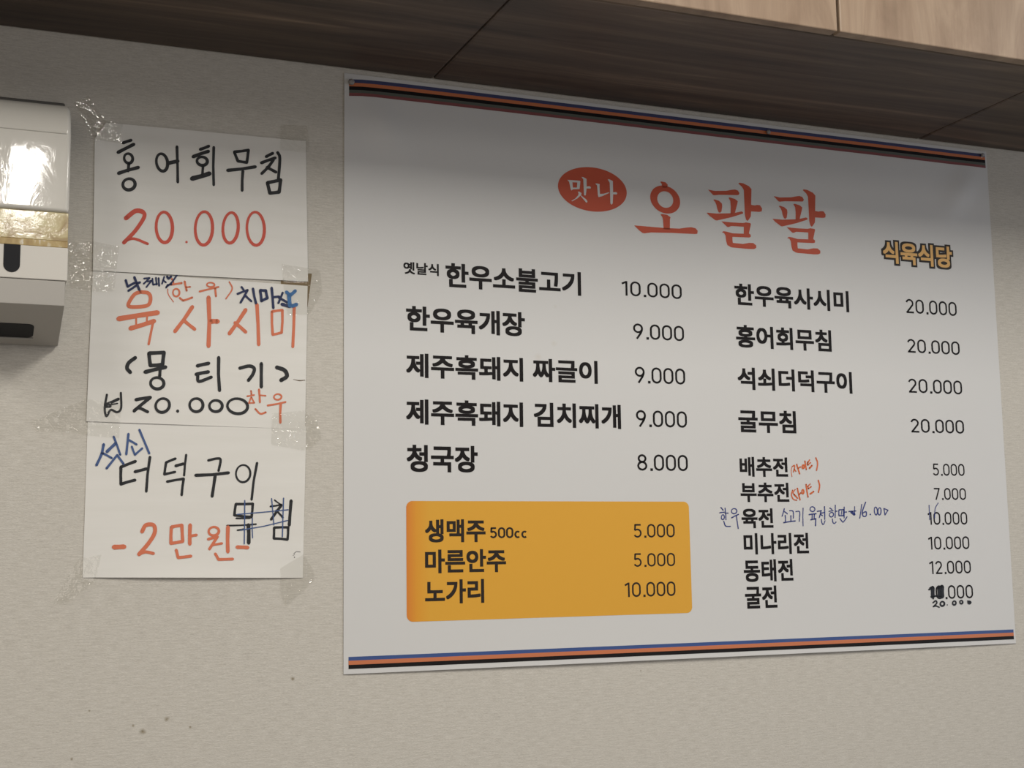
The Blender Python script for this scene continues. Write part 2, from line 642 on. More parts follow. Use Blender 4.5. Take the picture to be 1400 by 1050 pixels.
title = Flat()
ring_o = [(495 + 204 * math.cos(t) + 20 * math.sin(t), 328 + 18 * math.cos(t) + 192 * math.sin(t)) for t in [2 * math.pi * i / 40 for i in range(40)]]
ring_i = [(496 + 109 * math.cos(t) + 8 * math.sin(t), 328 + 6 * math.cos(t) + 113 * math.sin(t)) for t in [2 * math.pi * i / 32 for i in range(32)]]
title.poly(tpt(T1, ring_o), [tpt(T1, ring_i)])
title.poly(tpt(T1, [(428, 85), (445, 80), (500, 92), (530, 125), (522, 165), (455, 165), (448, 115)]))
title.poly(tpt(T1, [(430, 535), (450, 525), (520, 535), (568, 570), (560, 600), (560, 740), (474, 740), (465, 600), (455, 565)]))
title.poly(tpt(T1, [(70, 682), (90, 682), (470, 715), (690, 725), (780, 712), (850, 705), (910, 720), (940, 755), (935, 795), (905, 800),
                    (600, 785), (300, 778), (215, 790), (185, 785), (140, 750)]))
PAL = [
    [(1080, 192), (1100, 195), (1170, 210), (1330, 208), (1400, 195), (1450, 190), (1490, 205), (1510, 240), (1500, 265), (1480, 268), (1240, 263), (1170, 270), (1150, 265)],
    [(1152, 330), (1170, 325), (1230, 345), (1270, 380), (1275, 420), (1265, 490), (1245, 510), (1225, 500), (1205, 450), (1195, 400), (1180, 365)],
    [(1360, 305), (1380, 298), (1450, 320), (1488, 350), (1480, 390), (1450, 505), (1450, 530), (1390, 530), (1392, 420), (1385, 345)],
    [(1060, 508), (1080, 508), (1200, 520), (1390, 515), (1450, 508), (1540, 490), (1560, 500), (1560, 520), (1400, 570), (1200, 615), (1180, 610), (1100, 550)],
    [(1495, 108), (1510, 97), (1560, 105), (1640, 145), (1675, 185), (1670, 400), (1720, 408), (1750, 402), (1790, 405), (1820, 450), (1815, 490), (1780, 497), (1670, 490),
     (1665, 560), (1640, 600), (1620, 622), (1600, 600), (1585, 540), (1570, 200), (1545, 155)],
    [(1262, 625), (1290, 628), (1400, 640), (1560, 648), (1600, 640), (1660, 650), (1668, 665), (1640, 790), (1665, 810), (1665, 840), (1640, 848), (1415, 838), (1415, 880),
     (1420, 920), (1560, 935), (1640, 920), (1700, 922), (1740, 955), (1740, 990), (1710, 1005), (1650, 1005), (1420, 985), (1390, 978), (1345, 950), (1330, 900), (1320, 820),
     (1300, 785), (1270, 778), (1290, 760), (1330, 765), (1420, 790), (1570, 795), (1570, 700), (1400, 690), (1360, 705), (1340, 700)],
]
shift = W(1097.5, 258.5)[0] - W(1009.5, 249.7)[0]
for pl in PAL:
    q = tpt(T1, pl)
    title.poly(q)
    title.poly([(x + shift, z) for x, z in q])
title.build('title_lettering', ink_red, poster, poster_y, L1, 'large red brush-style title letters')

T4 = (755, 220, 12.727)
lf, rt, tp, bt = tpt(T4, [(100, 440), (1298, 550), (610, 103), (800, 888)])
oval = Flat()
ocx, ocz = (lf[0] + rt[0]) / 2, (tp[1] + bt[1]) / 2
oval.convex([(ocx + (rt[0] - lf[0]) / 2 * math.cos(t), ocz + (tp[1] - bt[1]) / 2 * math.sin(t)) for t in [2 * math.pi * i / 64 for i in range(64)]])
badge = oval.build('title_badge', ink_red, poster, poster_y, L1, 'red oval beside the title')
bl = Flat()
bl.poly(tpt(T4, [(262, 330), (480, 345), (490, 360), (475, 490), (360, 495), (335, 515), (320, 490), (295, 365)]),
        [tpt(T4, [(350, 372), (435, 375), (430, 465), (360, 465)])])
for pl in ([(508, 280), (540, 282), (598, 315), (598, 445), (650, 440), (675, 460), (665, 482), (598, 480), (585, 590), (570, 605), (552, 590), (540, 320)],
           [(445, 535), (470, 535), (510, 560), (500, 600), (585, 665), (612, 700), (608, 722), (590, 725), (490, 605), (440, 650), (350, 702), (332, 695), (400, 655), (450, 600), (458, 570)],
           [(750, 395), (775, 392), (828, 405), (822, 440), (830, 575), (900, 570), (985, 545), (995, 555), (880, 610), (805, 632), (795, 600), (780, 430)],
           [(965, 320), (990, 320), (1055, 350), (1058, 545), (1110, 542), (1132, 560), (1120, 585), (1060, 580), (1052, 740), (1030, 762), (1012, 740), (1000, 380)]):
    bl.poly(tpt(T4, pl))
bl.build('badge_lettering', poster_white, badge, poster_y, L2, 'white letters on the red oval')

sub_o = Flat(); sub_i = Flat()
box5 = (1195 + 130 / 11.667, 315 + 166 / 11.667, 1195 + 1250 / 11.667, 315 + 606 / 11.667)
korean(sub_o, '식육식당', 0.028, *box5, extra=0.085)
korean(sub_i, '식육식당', 0.028, *box5)
so = sub_o.build('subtitle_outline', ink_brown, poster, poster_y, L1, 'dark outline of the gold subtitle')
sub_i.build('subtitle_lettering', ink_gold, so, poster_y, 0.00095, 'gold subtitle letters')

# yellow drinks panel with rounded corners
yx0, yx1, yz0, yz1, yr = 0.5991, 1.0662, 1.2122, 1.3857, 0.0095
yp = Flat()
pts = []
for cx, cz, a0 in ((yx1 - yr, yz1 - yr, 0), (yx0 + yr, yz1 - yr, 90), (yx0 + yr, yz0 + yr, 180), (yx1 - yr, yz0 + yr, 270)):
    pts += arc(cx, cz, yr, yr, a0, a0 + 90, 8)
yp.convex(pts)
ypan = yp.build('drinks_panel', panel_yellow, poster, poster_y, L1, 'yellow rounded panel')
for body, xl, yt, xr, yb in (('생맥주', 581, 710, 664, 741), ('마른안주', 581, 751.6, 692, 782), ('노가리', 581, 793, 662, 824)):
    fl = Flat()
    korean(fl, body, BO, xl, yt, xr, yb)
    fl.build('panel_lettering', ink_brown, ypan, poster_y, L2)
fl = Flat()
figures(fl, '500', 0.17, 670, 721.3, 701.5, 735.2)
figures(fl, 'cc', 0.17, 703.5, 726, 720.6, 735.2, top=0.66)
fl.build('panel_lettering', ink_brown, ypan, poster_y, L2)
for body, xl, yt, xr, yb in (('5.000', 866, 716.5, 922.5, 734.5), ('5.000', 866, 756.6, 923, 774), ('10.000', 853.5, 796.4, 923.4, 814.6)):
    fl = Flat()
    figures(fl, body, 0.124, xl, yt, xr, yb)
    fl.build('panel_lettering', ink_brown, ypan, poster_y, L2)

# handwritten additions on the poster
pen_blue = ink('ballpoint_blue', (0.03, 0.045, 0.20))
pen_orange = ink('orange_pen', (0.62, 0.13, 0.035))
pen_black = ink('black_marker', (0.012, 0.012, 0.014))
hb = Flat()
M1 = (975, 680, 11.667)
strokes(hb, M1, [
    ('l', [(125, 160), (160, 205)], 17), ('l', [(105, 245), (180, 235)], 17), ('o', 155, 315, 25, 38, 15), ('l', [(190, 170), (205, 355)], 15), ('l', [(190, 250), (240, 250)], 16),
    ('s', [(170, 380), (200, 455), (275, 462)], 15), ('o', 335, 218, 42, 42, 15), ('l', [(295, 325), (405, 270)], 18), ('l', [(370, 290), (400, 495)], 16),
    ('l', [(1135, 180), (1100, 300)], 16), ('l', [(1130, 220), (1185, 260)], 16), ('l', [(1150, 285), (1155, 400)], 17), ('l', [(1125, 402), (1310, 375)], 19),
    ('s', [(1220, 210), (1275, 222), (1280, 330)], 15), ('l', [(1240, 290), (1240, 380)], 17), ('s', [(1320, 225), (1380, 232), (1375, 380)], 15)])
M2 = (1090, 680, 10.0)
strokes(hb, M2, [
    ('l', [(80, 145), (80, 390)], 11), ('o', 208, 160, 32, 34, 13), ('l', [(162, 235), (258, 222)], 16), ('l', [(205, 235), (202, 305)], 14), ('l', [(235, 232), (232, 300)], 14),
    ('l', [(185, 305), (252, 290), (250, 388)], 16), ('l', [(275, 190), (330, 180)], 15), ('l', [(325, 185), (302, 275)], 15), ('l', [(315, 225), (345, 250)], 14),
    ('l', [(330, 215), (375, 205)], 15), ('l', [(372, 125), (376, 300)], 14), ('s', [(330, 300), (338, 350), (358, 370), (380, 320)], 12),
    ('l', [(445, 145), (475, 165)], 14), ('l', [(435, 190), (490, 180)], 14), ('o', 468, 235, 28, 32, 13), ('l', [(520, 105), (518, 275)], 13), ('l', [(520, 190), (545, 188)], 14),
    ('s', [(480, 295), (490, 345), (512, 355), (530, 335)], 13), ('l', [(570, 170), (635, 165), (630, 250), (570, 250), (570, 170)], 15), ('l', [(610, 180), (600, 240)], 10),
    ('l', [(642, 130), (640, 280)], 13), ('l', [(640, 200), (675, 200)], 14), ('s', [(585, 290), (620, 335), (640, 325), (680, 265)], 13),
    ('l', [(705, 192), (800, 185)], 15), ('l', [(742, 200), (780, 232)], 36), ('l', [(785, 125), (785, 240)], 10), ('l', [(882, 95), (855, 285)], 13),
    ('s', [(935, 65), (890, 195), (905, 258), (942, 250), (940, 195), (895, 215)], 15), ('d', 1000, 232, 10),
    ('o', 1075, 185, 21, 55, 13), ('o', 1125, 190, 21, 50, 13), ('l', [(1185, 150), (1240, 175), (1200, 240), (1185, 150)], 13)])
M4 = (1255, 680, 6.567)
hb.build('pen_writing', pen_blue, poster, poster_y, L2, 'blue ballpoint note after the third pancake')
hb = Flat()
strokes(hb, M4, [('l', [(100, 70), (106, 200)], 7), ('s', [(182, 50), (155, 100), (150, 185)], 7)])
hb.build('pen_writing', pen_blue, poster, poster_y, L2, 'blue ballpoint 16 over a printed price')
ho = Flat()
M3 = (1070, 610, 11.667)
strokes(ho, M3, [
    ('s', [(152, 320), (138, 400), (150, 485)], 10), ('s', [(160, 320), (188, 305), (190, 345), (172, 412)], 18), ('l', [(185, 365), (212, 400)], 20), ('l', [(225, 290), (272, 440)], 22),
    ('l', [(250, 352), (285, 330)], 22), ('o', 330, 325, 17, 27, 26), ('l', [(355, 235), (378, 375)], 20), ('l', [(392, 282), (430, 218)], 20), ('l', [(400, 302), (446, 262)], 20),
    ('l', [(398, 250), (402, 300)], 18), ('l', [(428, 352), (468, 308)], 28), ('s', [(530, 185), (558, 270), (542, 385)], 20),
])
ho.build('pen_writing', pen_orange, poster, poster_y, L2, 'orange pen word, upper of two')
ho = Flat()
strokes(ho, M3, [
    ('s', [(160, 700), (142, 780), (172, 845), (225, 862)], 18), ('s', [(200, 690), (168, 745), (205, 800)], 16), ('l', [(182, 765), (238, 830)], 22), ('l', [(235, 670), (278, 855)], 22),
    ('l', [(262, 772), (290, 745)], 22), ('o', 322, 725, 15, 34, 22), ('l', [(375, 610), (405, 810)], 23), ('l', [(402, 642), (440, 602)], 19), ('l', [(410, 678), (455, 645)], 20),
    ('l', [(402, 642), (412, 680)], 16), ('l', [(442, 760), (495, 722)], 27), ('s', [(570, 545), (590, 630), (572, 735)], 22)])
ho.build('pen_writing', pen_orange, poster, poster_y, L2, 'orange pen word, lower of two')
hk = Flat()
strokes(hk, M4, [
    ('l', [(131, 812), (132, 893)], 36), ('l', [(98, 828), (138, 806)], 16), ('l', [(118, 892), (166, 884)], 16), ('l', [(192, 808), (194, 893)], 40), ('l', [(214, 802), (216, 890)], 40),
    ('l', [(180, 795), (228, 800)], 10)])
hk.build('pen_writing', pen_black, poster, poster_y, L2, 'black scribble over the last price')
hk = Flat()
strokes(hk, M4, [
    ('s', [(135, 945), (158, 928), (168, 948), (138, 980)], 10), ('l', [(136, 980), (162, 974), (190, 986)], 9),
    ('o', 218, 955, 19, 19, 12), ('d', 262, 965, 5), ('o', 325, 948, 15, 17, 11), ('o', 388, 940, 13, 14, 11), ('o', 460, 943, 10, 9, 14), ('l', [(445, 930), (470, 935)], 9)], heavy=1.3)
hk.build('pen_writing', pen_black, poster, poster_y, L2, 'small black 20.000 under the last price')

# ------------------------------------------------------------------ push pins
pin_m = mat('grey_pin_plastic', (0.27, 0.25, 0.24), 0.4, 0.5)
pin_m2 = mat('pale_pin_plastic', (0.30, 0.29, 0.30), 0.4, 0.5)


def lathe_y(prof, cx, cz, n=20):
    """profile [(depth, radius)] turned about an axis normal to the wall"""
    v, f = [], []
    for d, r in prof:
        for i in range(n):
            a = 2 * math.pi * i / n
            v.append((cx + r * math.cos(a), -d, cz + r * math.sin(a)))
    for j in range(len(prof) - 1):
        for i in range(n):
            k2 = (i + 1) % n
            f.append((j * n + i, j * n + k2, (j + 1) * n + k2, (j + 1) * n + i))
    f.append(tuple(range(n))[::-1]); f.append(tuple((len(prof) - 1) * n + i for i in range(n)))
    return v, f


for (px, py), r, lb, mt in (((480.5, 112), .0046, 'grey push pin in the upper left corner of the menu poster', pin_m),
                            ((1050.5, 180.5), .0036, 'grey push pin midway along the top edge of the menu poster', pin_m),
                            ((1343.5, 212), .0034, 'grey push pin in the upper right corner of the menu poster', pin_m2)):
    x, z = W(px, py, -0.005)
    p = root('push_pin', lb, 'pin', (x, 0, z), 'push pins holding the menu poster')
    mk('pin_head', *lathe_y([(.0035, r * .7), (.0045, r), (.0060, r), (.0072, r * .82), (.0078, r * .4)], x, z), mt, p, smooth=True)
    mk('pin_shaft', *lathe_y([(-.004, .0006), (.0036, .0006)], x, z, 10), mt, p)

# ------------------------------------------------------------------ three handwritten sheets
paper_m = mat('plain_paper', (0.66, 0.635, 0.575), 0.75, 0.25)
pn = noise(paper_m, coords(paper_m, (6, 6, 60)), 1.0, 3)
base(paper_m, ramp(paper_m, pn, [(0.25, (0.70, 0.685, 0.635)), (0.75, (0.74, 0.725, 0.68))]))
marker_black = ink('marker_black', (0.016, 0.017, 0.019), 0.6)
marker_red = ink('marker_red', (0.56, 0.085, 0.055), 0.6)
marker_coral = ink('marker_coral', (0.62, 0.17, 0.085), 0.6)
marker_navy = ink('marker_navy', (0.018, 0.028, 0.085), 0.6)
marker_blue = ink('marker_blue', (0.055, 0.10, 0.24), 0.6)
brown_ink = ink('torn_edge_brown', (0.16, 0.12, 0.08), 0.8)
marker_sky = ink('marker_light_blue', (0.045, 0.16, 0.38), 0.6)


def paper_y(lift, x0, x1, z0, z1, curl=0.0, wob=0.00035):
    def s(x, z):
        u = (x - x0) / (x1 - x0); t = (z - z0) / (z1 - z0)
        y = lift + wob * math.sin(5.1 * u + 3.0 * t + lift * 900) + curl * math.exp(-max(t, 0) / 0.10) * max(0.0, math.sin(math.pi * max(0, min(1, u)))) ** 0.8
        return -y
    return s


def note(label, corners, lift, curl, cut=None):
    q = [W(*c, -lift) for c in corners]
    x0, x1 = min(p[0] for p in q), max(p[0] for p in q)
    z0, z1 = min(p[1] for p in q), max(p[1] for p in q)
    surf = paper_y(lift, x0, x1, z0, z1, curl)
    r = root('paper_sign', label, 'sign', ((x0 + x1) / 2, 0, z0), 'handwritten paper signs beside the menu poster')
    sh = sheet('sheet', paper_m, r, 0, 0, 0, 0, surf, 28, 20, 0.0003, quad=q, cut=cut)
    return r, surf, sh


GROUPNAME = 'handwritten paper signs beside the menu poster'
A = (110, 150, 4.1176)
n1r, s1, _ = note('topmost handwritten paper sign, black words above 20.000 in red', [(130, 166), (418, 193), (421, 385), (127, 370)], 0.0019, 0.0006, cut=(0.050, 0.115))
P1 = -0.0019
fl = Flat()
strokes(fl, A, [
    ('l', [(240, 187), (285, 172)], 16), ('l', [(212, 240), (300, 195)], 18), ('o', 270, 274, 24, 27, 14), ('l', [(272, 302), (268, 345)], 16), ('l', [(214, 358), (326, 325)], 18),
    ('o', 273, 420, 34, 32, 16), ('o', 459, 297, 31, 50, 15), ('l', [(492, 302), (548, 290)], 20), ('l', [(543, 208), (548, 408)], 14),
    ('l', [(674, 224), (722, 206)], 16), ('l', [(634, 265), (720, 235)], 18), ('o', 685, 290, 29, 24, 15), ('l', [(690, 315), (686, 370)], 14), ('l', [(628, 388), (726, 360)], 24), ('l', [(750, 212), (750, 424)], 14),
    ('l', [(866, 238), (945, 228), (936, 298), (886, 290), (866, 240)], 15), ('l', [(828, 342), (984, 322)], 17), ('l', [(914, 345), (910, 455)], 15),
    ('l', [(1045, 265), (1082, 246)], 16), ('l', [(1018, 300), (1096, 272)], 16), ('l', [(1086, 282), (1060, 320), (1020, 360)], 16), ('l', [(1050, 325), (1100, 352)], 16),
    ('s', [(1110, 242), (1122, 275), (1114, 390)], 15), ('l', [(1052, 412), (1126, 396), (1118, 464), (1066, 470), (1052, 412)], 18)], P1, 1.12)
fl.build('marker_writing', marker_black, n1r, s1, 0.0004, 'black marker words')
fl = Flat()
strokes(fl, A, [
    ('s', [(257, 610), (310, 570), (352, 577), (358, 606), (310, 680), (245, 748)], [26] * 11 + [22] * 15), ('s', [(245, 742), (300, 726), (378, 755)], 15),
    ('o', 472, 662, 45, 88, 18, 0.0), ('d', 597, 745, 7), ('o', 695, 668, 50, 92, 17, 0.0), ('o', 845, 665, 43, 86, 17, 0.03), ('o', 986, 670, 50, 92, 16, 0.0)], P1)
fl.build('marker_writing', marker_red, n1r, s1, 0.0004, 'red marker price')

B = (110, 360, 4.1176)
B1, B2, B3, B4 = (100, 360, 8.235), (260, 360, 8.235), (120, 480, 8.235), (260, 470, 8.235)
n2r, s2, _ = note('middle handwritten paper sign, coral words over black with navy notes at its top', [(127, 370), (420.5, 391), (417, 587), (118, 576)], 0.0013, 0.0005)
P2 = -0.0013
fl = Flat()
strokes(fl, B1, [
    ('s', [(760, 322), (845, 335), (872, 390), (850, 465), (760, 488), (640, 488), (625, 450), (690, 350), (760, 322)], 42), ('l', [(512, 625), (950, 555)], 58),
    ('l', [(710, 590), (710, 730)], 22), ('l', [(835, 580), (830, 690)], 22), ('l', [(645, 733), (912, 650)], 52), ('l', [(905, 640), (850, 912)], 28),
    ('s', [(1065, 290), (1072, 350), (1130, 435)], 10), ('l', [(1112, 175), (1130, 215)], 22), ('l', [(1100, 240), (1222, 222)], 24), ('o', 1160, 330, 38, 42, 20),
    ('l', [(1255, 205), (1278, 308)], 24), ('l', [(1272, 270), (1318, 265)], 20), ('l', [(1200, 390), (1240, 420), (1340, 385)], 24)], P2)
fl.build('marker_writing', marker_coral, n2r, s2, 0.0004, 'coral marker word')
fl = Flat()
strokes(fl, B2, [('o', 230, 242, 44, 24, 18, 0.1), ('l', [(105, 318), (318, 267)], 22), ('l', [(280, 280), (290, 372)], 24), ('s', [(440, 210), (472, 290), (402, 400)], 16)], P2)
fl.build('marker_writing', marker_coral, n2r, s2, 0.0004, 'coral marker word')
fl = Flat()
strokes(fl, B, [
    ('l', [(630, 245), (532, 383)], 22), ('l', [(580, 320), (643, 371)], 20), ('l', [(721, 192), (721, 466)], 24), ('l', [(735, 327), (772, 327)], 28),
    ('l', [(930, 262), (838, 396)], 22), ('l', [(870, 335), (930, 387)], 20), ('l', [(993, 232), (1003, 458)], 20),
    ('l', [(1077, 272), (1136, 264), (1132, 390), (1082, 402), (1077, 274)], 15), ('l', [(1203, 240), (1195, 470)], 17)], P2)
fl.build('marker_writing', marker_coral, n2r, s2, 0.0004, 'coral marker word')
fl = Flat()
strokes(fl, B4, [
    ('l', [(685, 530), (690, 570)], 20), ('l', [(642, 590), (720, 576)], 18), ('l', [(687, 602), (660, 668), (722, 665), (690, 602)], 18), ('l', [(775, 515), (785, 658)], 24),
    ('l', [(785, 580), (850, 585)], 18), ('s', [(735, 735), (790, 788), (850, 772)], 22), ('o', 985, 598, 44, 31, 19), ('l', [(872, 695), (1073, 656)], 22), ('l', [(1020, 670), (1015, 888)], 28)], P2)
fl.build('marker_writing', marker_coral, n2r, s2, 0.0004, 'coral marker word')
fl = Flat()
strokes(fl, B, [
    ('s', [(308, 532), (272, 560), (262, 590), (280, 613)], 19), ('l', [(386, 506), (470, 502), (462, 570), (394, 575), (386, 508)], 19), ('l', [(364, 612), (479, 584)], 20),
    ('l', [(448, 595), (446, 635)], 16), ('o', 432, 675, 39, 31, 15), ('l', [(658, 577), (722, 563)], 18), ('l', [(651, 625), (720, 611)], 18), ('s', [(660, 632), (667, 665), (736, 641)], 16),
    ('l', [(778, 530), (783, 716)], 17), ('s', [(898, 590), (950, 578), (978, 592), (970, 625), (946, 658)], 17), ('l', [(1018, 564), (1018, 696)], 17),
    ('s', [(1106, 586), (1148, 602), (1162, 635), (1130, 658)], 20),
    ('l', [(312, 768), (393, 755), (302, 830)], 17), ('s', [(302, 832), (330, 815), (378, 836)], 15), ('o', 462, 800, 38, 40, 14, 0.4), ('d', 547, 832, 9),
    ('o', 652, 798, 39, 36, 14), ('o', 762, 803, 35, 33, 14), ('o', 884, 804, 59, 41, 14)], P2, 1.12)
fl.build('marker_writing', marker_black, n2r, s2, 0.0005, 'black marker writing')
fl = Flat()
strokes(fl, B3, [('s', [(215, 492), (190, 640), (210, 735), (258, 662), (330, 688), (375, 640), (372, 472)], 25), ('l', [(195, 605), (345, 540)], 34), ('l', [(205, 620), (250, 620)], 40), ('l', [(250, 606), (335, 590)], 16)], P2)
fl.build('marker_writing', marker_black, n2r, s2, 0.0005, 'black marker writing')
fl = Flat()
strokes(fl, B1, [
    ('l', [(592, 190), (614, 262), (690, 222)], 28), ('l', [(690, 158), (745, 297)], 30), ('l', [(715, 225), (752, 215)], 28), ('l', [(622, 310), (708, 252)], 26),
    ('l', [(798, 172), (860, 165), (795, 230)], 20), ('l', [(835, 205), (880, 195)], 18), ('l', [(880, 200), (825, 268)], 20), ('l', [(892, 172), (900, 240), (945, 232)], 20), ('l', [(932, 162), (940, 240)], 19), ('l', [(962, 167), (968, 253)], 22),
    ('l', [(1025, 152), (1000, 230)], 19), ('l', [(1010, 190), (1045, 215)], 19), ('s', [(1058, 150), (1075, 172), (1102, 150)], 27), ('s', [(1172, 127), (1110, 215), (1048, 268)], 20),
    ('l', [(1046, 275), (1062, 245), (1108, 236)], 20)], P2)
fl.build('marker_writing', marker_navy, n2r, s2, 0.0007, 'navy marker note')
fl = Flat()
strokes(fl, B2, [
    ('l', [(577, 268), (600, 300)], 25), ('l', [(532, 345), (645, 302)], 25), ('l', [(645, 302), (567, 442)], 27), ('l', [(615, 360), (688, 428)], 25), ('l', [(706, 287), (740, 452)], 29),
    ('l', [(787, 305), (850, 308), (868, 392), (802, 425), (787, 312)], 32), ('l', [(916, 277), (935, 505)], 30), ('l', [(930, 382), (1000, 376)], 28), ('l', [(1040, 332), (992, 448)], 26),
    ('l', [(1000, 390), (1090, 440)], 28), ('l', [(1032, 462), (1120, 488)], 38)], P2)
fl.build('marker_writing', marker_navy, n2r, s2, 0.0007, 'navy marker note')
fl = Flat()
strokes(fl, B2, [('l', [(1082, 325), (1125, 360), (1182, 312)], 40), ('l', [(1112, 360), (1122, 480)], 46), ('l', [(1150, 482), (1195, 465)], 44)], P2)
fl.build('marker_writing', marker_sky, n2r, s2, 0.0008, 'bright blue smudged marker over tape')

fl = Flat()
strokes(fl, B, [('s', [(1198, 653), (1230, 660), (1263, 658)], [2, 2, 3, 4, 5, 6, 6, 5, 5, 4, 4])], P2)
fl.build('tear', brown_ink, n2r, s2, 0.0003, 'small dark tear at the right edge')

C, C1, C2 = (60, 560, 3.5), (110, 570, 8.076), (260, 600, 5.523)
n3r, s3, _ = note('lowest handwritten paper sign, red price with struck-out words at its right', [(120, 572), (418.5, 583), (414, 790), (113, 789.5)], 0.0007, 0.0045)
P3 = -0.0010
fl = Flat()
strokes(fl, C1, [
    ('l', [(608, 490), (447, 553), (447, 742), (603, 697)], 34), ('l', [(602, 605), (730, 572)], 35), ('l', [(768, 442), (727, 822)], 31),
    ('l', [(1050, 460), (947, 502), (927, 633), (1045, 607)], 29), ('l', [(1052, 540), (1140, 517)], 33), ('l', [(1168, 418), (1145, 646)], 25), ('l', [(957, 714), (1140, 682), (1118, 862)], 29)], P3)
fl.build('marker_writing', marker_black, n3r, s3, 0.0004, 'black marker words')
fl = Flat()
strokes(fl, C2, [
    ('s', [(138, 162), (205, 148), (230, 160), (215, 240)], 19), ('l', [(42, 275), (290, 256)], 24), ('l', [(190, 270), (166, 434)], 24), ('o', 400, 262, 56, 63, 15), ('l', [(505, 182), (464, 458)], 19),
    ('l', [(345, 492), (473, 490), (464, 590), (334, 576), (345, 492)], 20), ('l', [(348, 600), (452, 598)], 13), ('l', [(278, 655), (498, 644)], 13), ('l', [(440, 650), (442, 786)], 29),
    ('l', [(637, 462), (690, 500)], 11), ('l', [(606, 510), (690, 496)], 14), ('l', [(688, 502), (612, 608)], 21), ('l', [(650, 540), (700, 594)], 16), ('l', [(762, 467), (748, 652)], 24),
    ('l', [(634, 670), (740, 668), (735, 760), (632, 752), (634, 670)], 19), ('l', [(357, 690), (410, 681)], 13), ('l', [(782, 866), (802, 850), (832, 854)], 3), ('l', [(776, 880), (790, 872)], 3), ('d', 787, 894, 4)], P3)
fl.build('marker_writing', marker_black, n3r, s3, 0.0004, 'black marker words')
fl = Flat()
strokes(fl, C1, [
    ('l', [(257, 303), (238, 400), (177, 532)], 31), ('l', [(252, 402), (345, 454)], 25), ('l', [(292, 384), (388, 292)], 35), ('l', [(367, 218), (440, 418)], 25),
    ('l', [(288, 568), (405, 422), (475, 518)], 27), ('l', [(530, 187), (506, 412)], 27), ('l', [(536, 256), (620, 304)], 25), ('l', [(567, 327), (602, 418), (683, 346)], 24), ('l', [(651, 142), (760, 402)], 26)], P3)
fl.build('marker_writing', marker_blue, n3r, s3, 0.0006, 'blue marker writing')
fl = Flat()
strokes(fl, C2, [('l', [(355, 570), (740, 535)], 8), ('l', [(380, 690), (735, 616)], 8), ('l', [(412, 465), (408, 793)], 9), ('l', [(470, 600), (471, 748)], 8), ('l', [(615, 450), (632, 650)], 8), ('l', [(705, 447), (696, 740)], 9)], P3)
fl.build('marker_writing', marker_blue, n3r, s3, 0.0006, 'blue marker writing')
fl = Flat()
strokes(fl, C, [
    ('l', [(335, 658), (384, 656)], 23), ('s', [(470, 583), (488, 553), (525, 553), (530, 590), (500, 640), (455, 692)], 19), ('s', [(455, 692), (485, 681), (523, 688)], 15),
    ('l', [(610, 562), (660, 553), (664, 630), (608, 640), (610, 565)], 16), ('l', [(700, 552), (698, 643)], 18), ('l', [(702, 605), (730, 600)], 14), ('l', [(633, 672), (642, 708), (703, 701)], 15),
    ('o', 813, 582, 24, 21, 12), ('l', [(786, 620), (832, 609)], 13), ('l', [(828, 612), (792, 667)], 14), ('l', [(803, 648), (852, 640)], 12), ('l', [(881, 562), (880, 680)], 18), ('l', [(820, 690), (835, 717), (903, 715)], 14),
    ('l', [(925, 658), (975, 660)], 18)], P3)
fl.build('marker_writing', marker_coral, n3r, s3, 0.0005, 'red marker price')

# brown scrap that shows behind the right edge of the two upper sheets
brown = mat('brown_card', (0.20, 0.145, 0.075), 0.8)
qb = [W(*c, -0.0008) for c in ((384, 372), (426.5, 374), (420.5, 420), (384, 412))]
bs = sheet('paper_scrap', brown, None, 0, 0, 0, 0, lambda x, z: -0.0005, 4, 4, 0.0003, quad=qb)
bs['label'] = 'brown paper scrap showing behind the corner where two paper signs meet'
bs['category'] = 'paper'

# ------------------------------------------------------------------ clear tape
tape_m = bpy.data.materials.new('clear_tape')
tape_m.use_nodes = True
nt = tape_m.node_tree
for n in list(nt.nodes):
    if n.type != 'OUTPUT_MATERIAL':
        nt.nodes.remove(n)
out = [n for n in nt.nodes if n.type == 'OUTPUT_MATERIAL'][0]
tr = nt.nodes.new('ShaderNodeBsdfTransparent'); tr.inputs[0].default_value = (0.965, 0.963, 0.952, 1)
gl = nt.nodes.new('ShaderNodeBsdfGlossy'); gl.inputs['Roughness'].default_value = 0.05
gl.inputs['Color'].default_value = (0.9, 0.9, 0.9, 1)
mx = nt.nodes.new('ShaderNodeMixShader')
mx.inputs[0].default_value = 0.055
nt.links.new(tr.outputs[0], mx.inputs[1]); nt.links.new(gl.outputs[0], mx.inputs[2])
nt.links.new(mx.outputs[0], out.inputs['Surface'])


def under(x, z):
    """depth of whatever lies highest at this wall point"""
    y = 0.0
    for s, (x0, x1, z0, z1) in ((s1, (.150, .4525, 1.7015, 1.925)), (s2, (.148, .4535, 1.486, 1.70)), (s3, (.149, .4525, 1.277, 1.484))):
        if x0 <= x <= x1 and z0 <= z <= z1:
            y = min(y, s(x, z))
    return y


